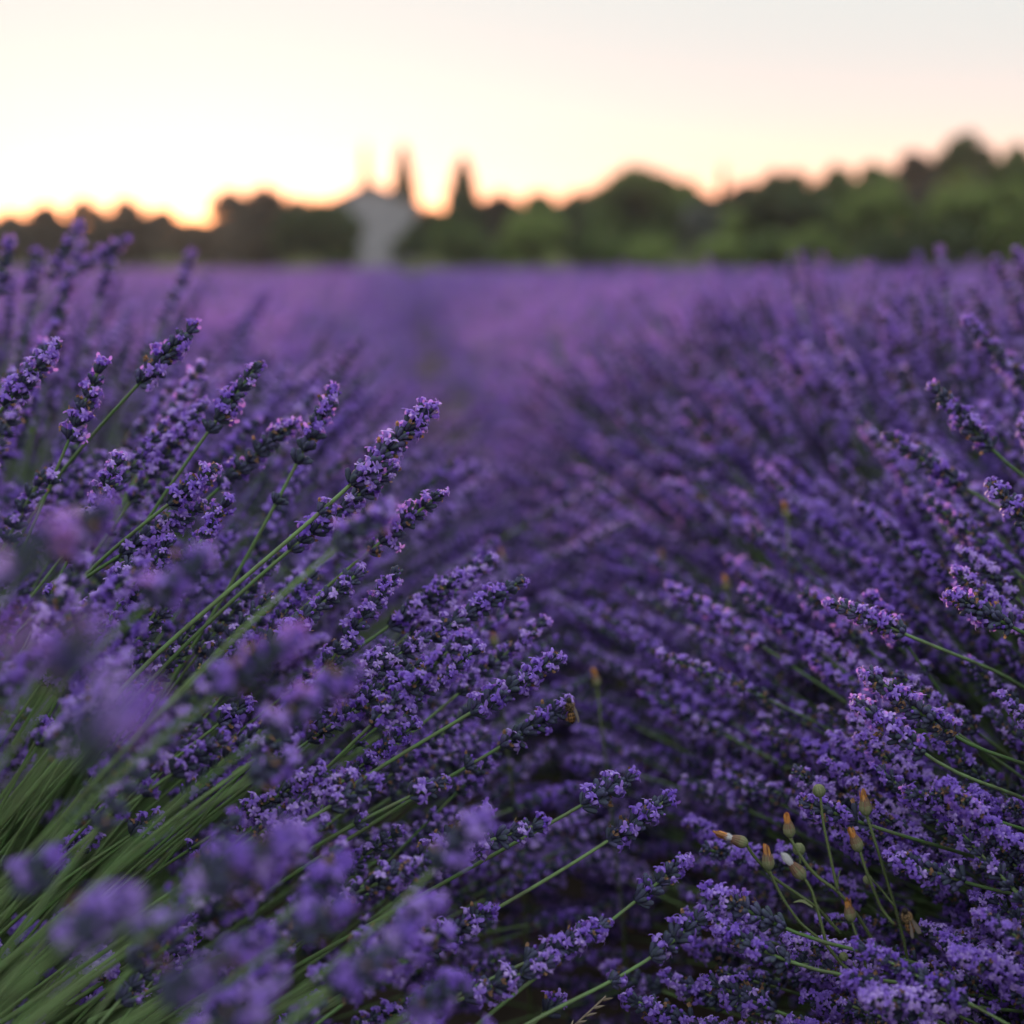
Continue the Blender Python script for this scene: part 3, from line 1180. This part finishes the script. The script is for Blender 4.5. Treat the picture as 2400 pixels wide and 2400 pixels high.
weed('hawksbeard', 'short weed with one part hidden orange bud low among the lower right spikes', 'orange budded weeds', foot3,
     [([foot3, W(1420, 1500, .795), W(1340, 1350, .79), W(1275, 1220, .788)], .0010, .0007)],
     [(W(1275, 1225, .788), dirpx(-25, -120), 1.05, 'orange'), (W(1225, 1520, .785), dirpx(-20, -60), .7, 'green')], 33)

# small orange flower heads blurred in the gap further back
for i, (px, py, d, lab) in enumerate((
        (1845, 1205, 1.15, 'blurred orange bud standing highest on the right bank'),
        (1705, 1375, 1.15, 'blurred orange bud above the middle of the right bank'),
        (1160, 1505, 1.05, 'blurred orange bud just right of the sharp left spikes'),
        (1180, 1310, 1.30, 'blurred brown bud at the foot of the left bank'),
        (1555, 1310, 1.40, 'blurred orange bud in the dark middle of the gap'),
        (1400, 1600, 1.05, 'blurred rust coloured bud above the bee'))):
    top = P(px, py + 12, d)
    ft = np.array([top[0] + .03, top[1] + .02, 0.0])
    weed('hawksbeard', lab, 'blurred orange buds in the gap', ft, [([ft, (ft + top) / 2 + np.array([.01, 0, 0]), top], .001, .0008)],
         [(top, dirpx(-.2, -1), 1.15, 'orange')], 50 + i)

# a dry grass ear and a low green weed on the shaded soil of the gap
M_STRAW = mat('straw', ((0.26, 0.21, 0.15), (0.38, 0.32, 0.24)), .8, .25)
rd = np.random.default_rng(91)
gb = P(1290, 2420, .80)
gt = P(1420, 2335, .80)
gq = smooth_path([np.array([gb[0] - .05, gb[1] - .02, .01]), gb, (gb + gt) / 2 + np.array([0, 0, .003]), gt], 14)
og = gq[0].copy()
root = empty('dry_grass', og, 'dry straw coloured grass ear lying under the bottom stem', 'grass ear')
link('stalk', mk_mesh('stalk', tube(gq - og, .0006, 5, 0, .4), [M_STRAW]), root)
cs = []
for i in range(34):
    t = 5 + 8.9 * i / 34
    k = int(t)
    p = gq[k] * (1 - t + k) + gq[min(k + 1, 13)] * (t - k)
    z = unit(gq[min(k + 1, 13)] - gq[k])
    dv = unit(z + .55 * unit(np.cross(z, rd.normal(0, 1, 3))))
    V, T = lathe([(0, .0003), (.002, .0009), (.0045, .0007), (.007, .0001)], 5)
    cs.append(xf(chunk(V, T, 0, rd.random()), zframe(dv), p - og))
link('ear', mk_mesh('ear', cat(cs), [M_STRAW]), root)
lw = P(1330, 2275, 1.0)
root = empty('low_weed', (lw[0], lw[1], 0), 'low green leafy weed blurred on the dark soil between the rows', 'weed')
for i in range(9):
    a = i * 2.4 + rd.uniform(-.3, .3)
    dv = np.array([math.cos(a), math.sin(a), 0])
    L_ = rd.uniform(.07, .12)
    pts = [np.array([0, 0, .02]) + dv * L_ * t + np.array([0, 0, .13 * t - .10 * t * t]) for t in np.linspace(0, 1, 7)]
    sd_ = np.array([-dv[1], dv[0], 0])
    V = []
    for p, w in zip(pts, (.004, .009, .015, .018, .017, .011, .001)):
        V += [p - sd_ * w, p + np.array([0, 0, -.003]), p + sd_ * w]
    T = []
    for k in range(6):
        for j in range(2):
            q = k * 3 + j
            T += [(q, q + 1, q + 4), (q, q + 4, q + 3)]
    link('leaf', mk_mesh('leaf', chunk(V, T, 2, .35), WEED), root)

# ------------------------------------------------------------------ bees
M_BBODY = mat('bee_body', ((0.02, 0.015, 0.01), (0.25, 0.13, 0.04)), .6)
M_BFUR = mat('bee_fur', ((0.30, 0.19, 0.08), (0.45, 0.32, 0.16)), .9, .3)
M_WING = mat('bee_wing', ((0.25, 0.22, 0.18), (0.35, 0.3, 0.25)), .3, .6)
BEE = [M_BBODY, M_BFUR, M_WING]


def bee(label, pos, axis, up, size, sd):
    r = np.random.default_rng(sd)
    root = empty('bee', pos, label, 'bee', 'bees on the lavender')
    F = zframe(axis, xhint=up)
    prof = [(-.0075, .0003), (-.0066, .0013), (-.005, .0021), (-.003, .0023), (-.0012, .0017), (-.0004, .0012), (.0006, .0019), (.0022, .0023), (.0036, .0018), (.0043, .0010), (.0048, .0014), (.006, .0015), (.0069, .0007)]
    V, T = lathe(prof, 10)
    c = chunk(V, T, 0, 0)
    zc_ = c[0][c[1]].mean(axis=1)[:, 2]
    stripe = ((zc_ < -.0005) & ((zc_ * 1000 % 2.0) < .9)).astype(np.float32)
    c[3] = stripe
    body = link('body', mk_mesh('body', xf(c, F, (0, 0, 0), size), BEE), root)
    fv = []
    for i in range(420):
        zz = r.uniform(-.0005, .0042)
        az = r.uniform(0, 6.3)
        q = np.interp(zz, [p_[0] for p_ in prof], [p_[1] for p_ in prof])
        dv = np.array([math.cos(az), math.sin(az), 0])
        a = dv * q * .95 + np.array([0, 0, zz])
        e = a + unit(dv + r.normal(0, .3, 3)) * .0010
        sdv = np.array([-dv[1], dv[0], 0]) * .00012
        fv.append(chunk([a - sdv, a + sdv, e], [(0, 1, 2)], 1, r.random()))
    tag(link('fur', mk_mesh('fur', xf(cat(fv), F, (0, 0, 0), size), BEE), root), kind='stuff')
    for s in (-1, 1):
        V = np.array([(.0021, s * .0006, .0025), (.0030, s * .0020, -.001), (.0032, s * .0034, -.005), (.0030, s * .0030, -.0075), (.0027, s * .0014, -.0075), (.0024, s * .0004, -.003)])
        link('wing', mk_mesh('wing', xf(chunk(V, [(0, 1, 5), (1, 2, 5), (2, 4, 5), (2, 3, 4)], 2, .5), F, (0, 0, 0), size), BEE), root)
        for k, zz in enumerate((.0005, .0018, .003)):
            pts = np.array([(-.001, s * .0015, zz), (-.0018, s * .0032, zz + .0006 * (k - 1)), (-.0040, s * .0036, zz + .0014 * (k - 1))])
            link('leg', mk_mesh('leg', xf(tube(pts, [.0003, .00025, .00012], 5, 0, 0), F, (0, 0, 0), size), BEE), root)
        pts = np.array([(.0008, s * .0005, .0065), (.0012, s * .0012, .0085), (.0004, s * .0018, .0098)])
        link('antenna', mk_mesh('antenna', xf(tube(pts, .00012, 4, 0, 0), F, (0, 0, 0), size), BEE), root)


bee('bee clinging under the tip of a left spike with tawny wings', P(1337, 1665, .835), dirpx(-.15, -1, .1), dirpx(1, .1, .3), 1.05, 1)
bee('grey brown bee resting on a spike at the lower right', P(2128, 2158, .755), dirpx(-.35, -1, .2), dirpx(.5, .0, 1), 1.05, 2)

# ------------------------------------------------------------------ far edge of the field: verge, trees, house
M_BARK = mat('bark', ((0.06, 0.045, 0.035), (0.10, 0.08, 0.06)), .9)
GREENS = {
    'dark': mat('leaf_dark', ((0.042, 0.066, 0.025), (0.085, 0.120, 0.046)), .7, .4),
    'mid': mat('leaf_mid', ((0.080, 0.130, 0.036), (0.150, 0.215, 0.065)), .7, .45),
    'light': mat('leaf_light', ((0.150, 0.220, 0.055), (0.240, 0.320, 0.095)), .7, .4),
    'olive': mat('leaf_olive', ((0.110, 0.130, 0.115), (0.180, 0.200, 0.180)), .7, .3),
    'brown': mat('leaf_brown', ((0.045, 0.042, 0.030), (0.080, 0.070, 0.048)), .8, .3),
}


def crown_chunk(r, w, z0, z1, n, lumps, leaf, shape='round'):
    cs = []
    if shape == 'cypress':
        V0 = []
        for i in range(n):
            t = r.random() ** .8
            rad = w * (1 - t) ** .75 * min(1, (t + .04) * 9) * math.sqrt(r.random()) * r.uniform(.7, 1.1)
            a = r.uniform(0, 6.3)
            V0.append((rad * math.cos(a), rad * math.sin(a), z0 + (z1 - z0) * t))
        V0 = np.array(V0)
    else:
        C = []
        H = z1 - z0
        for i in range(lumps):
            a, q = r.uniform(0, 6.3), (0.0 if i == 0 else math.sqrt(r.random()) * .85)
            lr = r.uniform(.17, .42) * min(w, H * .8)
            zt = z0 + H * (1 - .42 * q ** 2.4)
            zz = zt - lr if i % 2 == 0 else r.uniform(z0 + lr * .6, max(z0 + lr * .61, zt - lr))
            C.append((w * q * math.cos(a), w * q * math.sin(a), zz, lr))
        C = np.array(C)
        idx = r.integers(0, len(C), n)
        d = r.normal(0, 1, (n, 3))
        d /= np.linalg.norm(d, axis=1)[:, None]
        V0 = C[idx, :3] + d * C[idx, 3:4] * (r.random((n, 1)) ** .35) * np.array([1, 1, .85])
        V0[:, 2] = np.clip(V0[:, 2], max(.05, z0 - .2), z1)
    m = len(V0)
    ax = r.normal(0, 1, (m, 3))
    ax /= np.linalg.norm(ax, axis=1)[:, None]
    bx = np.cross(ax, r.normal(0, 1, (m, 3)))
    bx /= np.linalg.norm(bx, axis=1)[:, None]
    sz = leaf * r.uniform(.6, 1.3, (m, 1))
    V = np.stack([V0 - ax * sz, V0 + bx * sz * .6, V0 + ax * sz, V0 - bx * sz * .6], axis=1).reshape(-1, 3)
    i = np.arange(m)[:, None] * 4
    T = np.concatenate([i + np.array([[0, 1, 2]]), i + np.array([[0, 2, 3]])], axis=0)
    c = chunk(V, T, 1, .5)
    t = r.random(m).astype(np.float32)
    if shape != 'cypress':
        t = (.35 * t + .65 * r.random(len(C))[idx]).astype(np.float32)
    c[3] = np.concatenate([t, t])
    return c


def tree(name, label, cat_, group, px, top, half, D, green, sd, shape='round', low=.15, n=None, trunk=True):
    r = np.random.default_rng(sd)
    p = P(px, 630, D)
    h = P(px, top - 14, D)[2]
    w = half / FPX * D
    root = empty(name, (p[0], p[1], 0), label, cat_, group)
    root.rotation_euler = (0, 0, r.uniform(0, 6))
    mats = [M_BARK, GREENS[green]]
    z0 = low * h
    n = n or int(np.clip(1500 + 330 * w * h, 1500, 6000))
    link('crown', mk_mesh('crown', crown_chunk(r, w, z0, h, n, max(22, int(20 + w * 7)), .085 * max(w, .8) + .07, shape), mats, False), root)
    if trunk:
        tw = .035 * h
        cs = [tube([(0, 0, -.05), (.02, .01, z0 + .2 * (h - z0)), (0, .03, z0 + .7 * (h - z0))], [tw, tw * .75, tw * .2], 8, 0, .4)]
        if shape == 'round':
            for k in range(4):
                a = r.uniform(0, 6.3)
                e = np.array([math.cos(a) * w * .5, math.sin(a) * w * .5, z0 + .55 * (h - z0)])
                cs.append(tube([(0, 0, z0 * .8 + .1), e * .5 + np.array([0, 0, z0 * .4]), e], [tw * .5, tw * .35, tw * .12], 6, 0, .5))
        link('trunk', mk_mesh('trunk', cat(cs), mats), root)
    return root


sd = 400
FAR_L = 'trees on the low ridge at left'
for px, top, half, lab in ((-70, 498, 80, 'dim tree of the low left ridge, cut by the frame edge'), (35, 506, 65, 'lowest dim tree on the left ridge near the frame edge'),
                           (115, 490, 55, 'small dim tree with the first hump of the left ridge'), (205, 478, 60, 'rounded dim tree behind the blurred left spikes'),
                           (300, 476, 65, 'dim tree with a sky hole at the top of the left ridge'), (385, 496, 55, 'low dim tree left of the sunset dip'),
                           (460, 526, 60, 'lowest tree, standing in the bright sunset dip'), (545, 456, 62, 'tree rising just right of the sunset dip'),
                           (625, 448, 62, 'highest rounded tree between the sunset dip and the house'), (705, 472, 60, 'tree whose crown slopes down left of the house roof')):
    sd += 1
    tree('broad_tree', lab, 'tree', FAR_L, px, top, half, 118 + (sd * 7 % 13), 'brown', sd, low=.0)

# stone house seen gable on
M_WALL = mat('grey_render', ((0.27, 0.27, 0.285), (0.34, 0.335, 0.35)), .9, 0, None, (0.23, 0.23, 0.24), noise_scale=1.5)
M_ROOF = mat('roof_tile', ((0.13, 0.085, 0.06), (0.22, 0.14, 0.10)), .85)
HD = 102.0
hc = P(872, 630, HD)
hw, hl = 3.15, 8.0
ridge = P(860, 434, HD)[2]
eave = P(860, 482, HD)[2]
house = empty('stone_house', (hc[0], hc[1], 0), 'pale grey gabled house half hidden behind trees near the sunset', 'house')
house.rotation_euler = (0, 0, R(-2))
V = [(-hw, 0, 0), (hw, 0, 0), (hw, 0, eave), (0, 0, ridge), (-hw, 0, eave), (-hw, hl, 0), (hw, hl, 0), (hw, hl, eave), (0, hl, ridge), (-hw, hl, eave)]
T = [(0, 1, 2), (0, 2, 4), (4, 2, 3), (5, 7, 6), (5, 9, 7), (9, 8, 7), (0, 4, 9), (0, 9, 5), (1, 6, 7), (1, 7, 2)]
link('wall', mk_mesh('wall', chunk(V, T, 0, .5), [M_WALL], False), house)
for s in (-1, 1):
    k = (ridge - eave) / hw
    ov, th = .28, .16
    xo, zo = s * (hw + ov), eave - k * ov
    V = [(0, -.22, ridge + .02), (0, hl + .22, ridge + .02), (xo, hl + .22, zo + .02), (xo, -.22, zo + .02),
         (0, -.22, ridge + .02 + th), (0, hl + .22, ridge + .02 + th), (xo, hl + .22, zo + .02 + th), (xo, -.22, zo + .02 + th)]
    T = [(0, 1, 2), (0, 2, 3), (4, 6, 5), (4, 7, 6), (0, 4, 5), (0, 5, 1), (3, 2, 6), (3, 6, 7), (0, 3, 7), (0, 7, 4), (1, 5, 6), (1, 6, 2)]
    link('roof', mk_mesh('roof', chunk(V, T, 0, .4), [M_ROOF], False), house)

CY = 'dark cypresses near the house'
tree('cypress', 'thin faint cypress tip right over the house gable', 'tree', CY, 860, 352, 34, 116, 'dark', 501, 'cypress', .02, 900)
tree('cypress', 'slim dark cypress needle beside the house gable', 'tree', CY, 948, 358, 70, 118, 'dark', 502, 'cypress', .02, 2600)
tree('cypress', 'broad pointed cypress standing right of the house', 'tree', CY, 1086, 388, 88, 88, 'dark', 503, 'cypress', .02, 4200)
TL = 'trees along the far edge of the field'
for px, top, half, D, g, lab in (
        (748, 478, 105, 82, 'dark', 'dark green tree hiding the left half of the house'),
        (790, 512, 52, 80, 'dark', 'rounded dark green bush against the left half of the house wall'),
        (640, 545, 80, 86, 'brown', 'low brownish tree left of the dark one before the house'),
        (1015, 500, 58, 84, 'dark', 'dark tree between the slim and the broad cypress'),
        (1060, 520, 60, 78, 'mid', 'green tree at the foot of the broad cypress'),
        (1175, 462, 60, 92, 'brown', 'brownish tree right of the broad cypress'),
        (1262, 462, 60, 92, 'mid', 'green tree under the low dip of the skyline'),
        (1345, 464, 70, 90, 'dark', 'dark tree left of the big round tree'),
        (1500, 402, 115, 80, 'mid', 'big round topped tree at the middle of the skyline'),
        (1410, 450, 60, 84, 'dark', 'left shoulder tree of the big round one'),
        (1605, 436, 55, 84, 'mid', 'tree at the right shoulder of the big round one'),
        (1745, 440, 60, 86, 'brown', 'brown topped tree between the pointed one and the dark round one'),
        (1840, 408, 100, 70, 'dark', 'dark round tree with pale green around its foot'),
        (1950, 402, 70, 82, 'mid', 'tree with a ragged rusty top right of the dark round one'),
        (2040, 398, 70, 82, 'mid', 'tall green tree behind the pale green shrub on the right'),
        (2130, 372, 60, 84, 'brown', 'brown tree just left of the tallest dark tree'),
        (2255, 322, 78, 70, 'dark', 'tallest dark tree at the right of the skyline'),
        (2370, 352, 80, 66, 'mid', 'green tree right of the tallest one'),
        (2500, 340, 100, 66, 'mid', 'green tree cut by the right frame edge')):
    sd += 1
    tree('broad_tree', lab, 'tree', TL, px, top, half, D, g, sd, low=.06)
tree('cypress', 'small pointed dark tree between two round crowns', 'tree', TL, 1690, 405, 26, 84, 'dark', 560, 'cypress', .02, 1800)
SH = 'shrubs along the far edge of the field'
for px, top, half, D, g, lab in (
        (1255, 500, 85, 70, 'light', 'pale green shrub beneath the low skyline dip'),
        (1190, 565, 60, 72, 'mid', 'low green shrub left of the pale one'),
        (1400, 560, 75, 70, 'mid', 'low green shrub before the big round tree'),
        (1520, 570, 70, 70, 'light', 'low yellow green shrub under the big round tree'),
        (1640, 490, 50, 74, 'olive', 'grey blue olive shrub right of the big round tree'),
        (1725, 500, 55, 70, 'light', 'pale shrub left of the dark round tree'),
        (1690, 565, 70, 68, 'light', 'low yellow green shrub at the field edge'),
        (1805, 550, 65, 66, 'mid', 'small green shrub before the dark round tree'),
        (1900, 545, 70, 64, 'light', 'bright green low shrub right of the dark round tree'),
        (1990, 470, 60, 66, 'mid', 'mid green shrub with the bright low shrub before it'),
        (2060, 440, 85, 62, 'light', 'large pale green shrub on the right'),
        (2100, 545, 95, 58, 'dark', 'black green low shrub under the large pale one'),
        (2250, 420, 85, 60, 'light', 'pale green shrub beneath the tallest tree'),
        (2230, 530, 80, 56, 'dark', 'dark hollow shrub at the right field edge'),
        (2370, 440, 80, 58, 'light', 'yellow green shrub by the right frame edge'),
        (962, 550, 46, 80, 'dark', 'dark shrub at the right foot of the house'),
        (800, 585, 45, 80, 'mid', 'low shrub at the left foot of the house')):
    sd += 1
    tree('shrub', lab, 'shrub', SH, px, top, half, D, g, sd, low=.02)

# the wood further off, one dark mass closing the gaps under the skyline
rw = np.random.default_rng(77)
wk = []
sky_x = [-400, 0, 300, 470, 545, 700, 760, 900, 1000, 1045, 1095, 1200, 1350, 1450, 1560, 1660, 1850, 2000, 2150, 2220, 2330, 2500, 2900]
sky_y = [560, 560, 545, 575, 520, 520, 530, 530, 540, 548, 530, 500, 500, 460, 450, 480, 460, 450, 430, 400, 400, 400, 400]
nW = 34000
wx = rw.uniform(-350, 2850, nW)
wd = rw.uniform(118, 132, nW)
wy = 665 - (680 - np.interp(wx, sky_x, sky_y)) * rw.random(nW) ** .9
for x_, y_, d_ in zip(wx, wy, wd):
    p = P(x_, y_, d_)
    p[2] = max(p[2], .1)
    a_ = unit(rw.normal(0, 1, 3))
    b_ = unit(np.cross(a_, rw.normal(0, 1, 3)))
    z_ = .5 * rw.uniform(.6, 1.3)
    wk.append(chunk([p - a_ * z_, p + b_ * z_ * .6, p + a_ * z_, p - b_ * z_ * .6], [(0, 1, 2), (0, 2, 3)], 0, rw.random()))
tag(link('far_wood', mk_mesh('far_wood', cat(wk), [GREENS['brown']], False)), 'dim far off wood seen between the nearer trees', 'wood', None, 'stuff')

# grass verge behind the last lavender
rv = np.random.default_rng(9)
cs = []
for i in range(20000):
    y = rv.uniform(FIELD_END + .6, FIELD_END + 9)
    x = y * math.tan(R(rv.uniform(-22, 30)))
    h = rv.uniform(.45, .85) + .5 * max(0, math.sin(x * 1.7) * math.sin(x * .61 + 1))
    a = rv.uniform(0, 6.3)
    w = .08
    c_, s_ = math.cos(a) * w, math.sin(a) * w
    cs.append(chunk([(x - c_, y - s_, 0), (x + c_, y + s_, 0), (x + rv.normal(0, .12), y + rv.normal(0, .12), h)], [(0, 1, 2)], 0, rv.random()))
tag(link('verge_grass', mk_mesh('verge_grass', cat(cs), [M_VERGE], False)), 'dry pale grass strip between the lavender and the trees', 'grass', None, 'stuff')

# thin evening haze, a closed box of even air round the whole scene
m = bpy.data.materials.new('haze')
m.use_nodes = True
m.node_tree.nodes.clear()
pv = m.node_tree.nodes.new('ShaderNodeVolumePrincipled')
pv.inputs['Color'].default_value = (0.92, 0.90, 0.88, 1)
pv.inputs['Density'].default_value = HAZE_DENSITY
pv.inputs['Anisotropy'].default_value = 0.3
mo_ = m.node_tree.nodes.new('ShaderNodeOutputMaterial')
m.node_tree.links.new(pv.outputs[0], mo_.inputs['Volume'])
x_, y0_, y1_, z0_, z1_ = 255.0, -255.0, 255.0, -1.02, 16.0
V = [(-x_, y0_, z0_), (x_, y0_, z0_), (x_, y1_, z0_), (-x_, y1_, z0_), (-x_, y0_, z1_), (x_, y0_, z1_), (x_, y1_, z1_), (-x_, y1_, z1_)]
T = [(0, 2, 1), (0, 3, 2), (4, 5, 6), (4, 6, 7), (0, 1, 5), (0, 5, 4), (1, 2, 6), (1, 6, 5), (2, 3, 7), (2, 7, 6), (3, 0, 4), (3, 4, 7)]
hz = link('haze', mk_mesh('haze', chunk(V, T), [m], False))
tag(hz, 'thin warm evening haze over the field', 'haze', None, 'stuff')
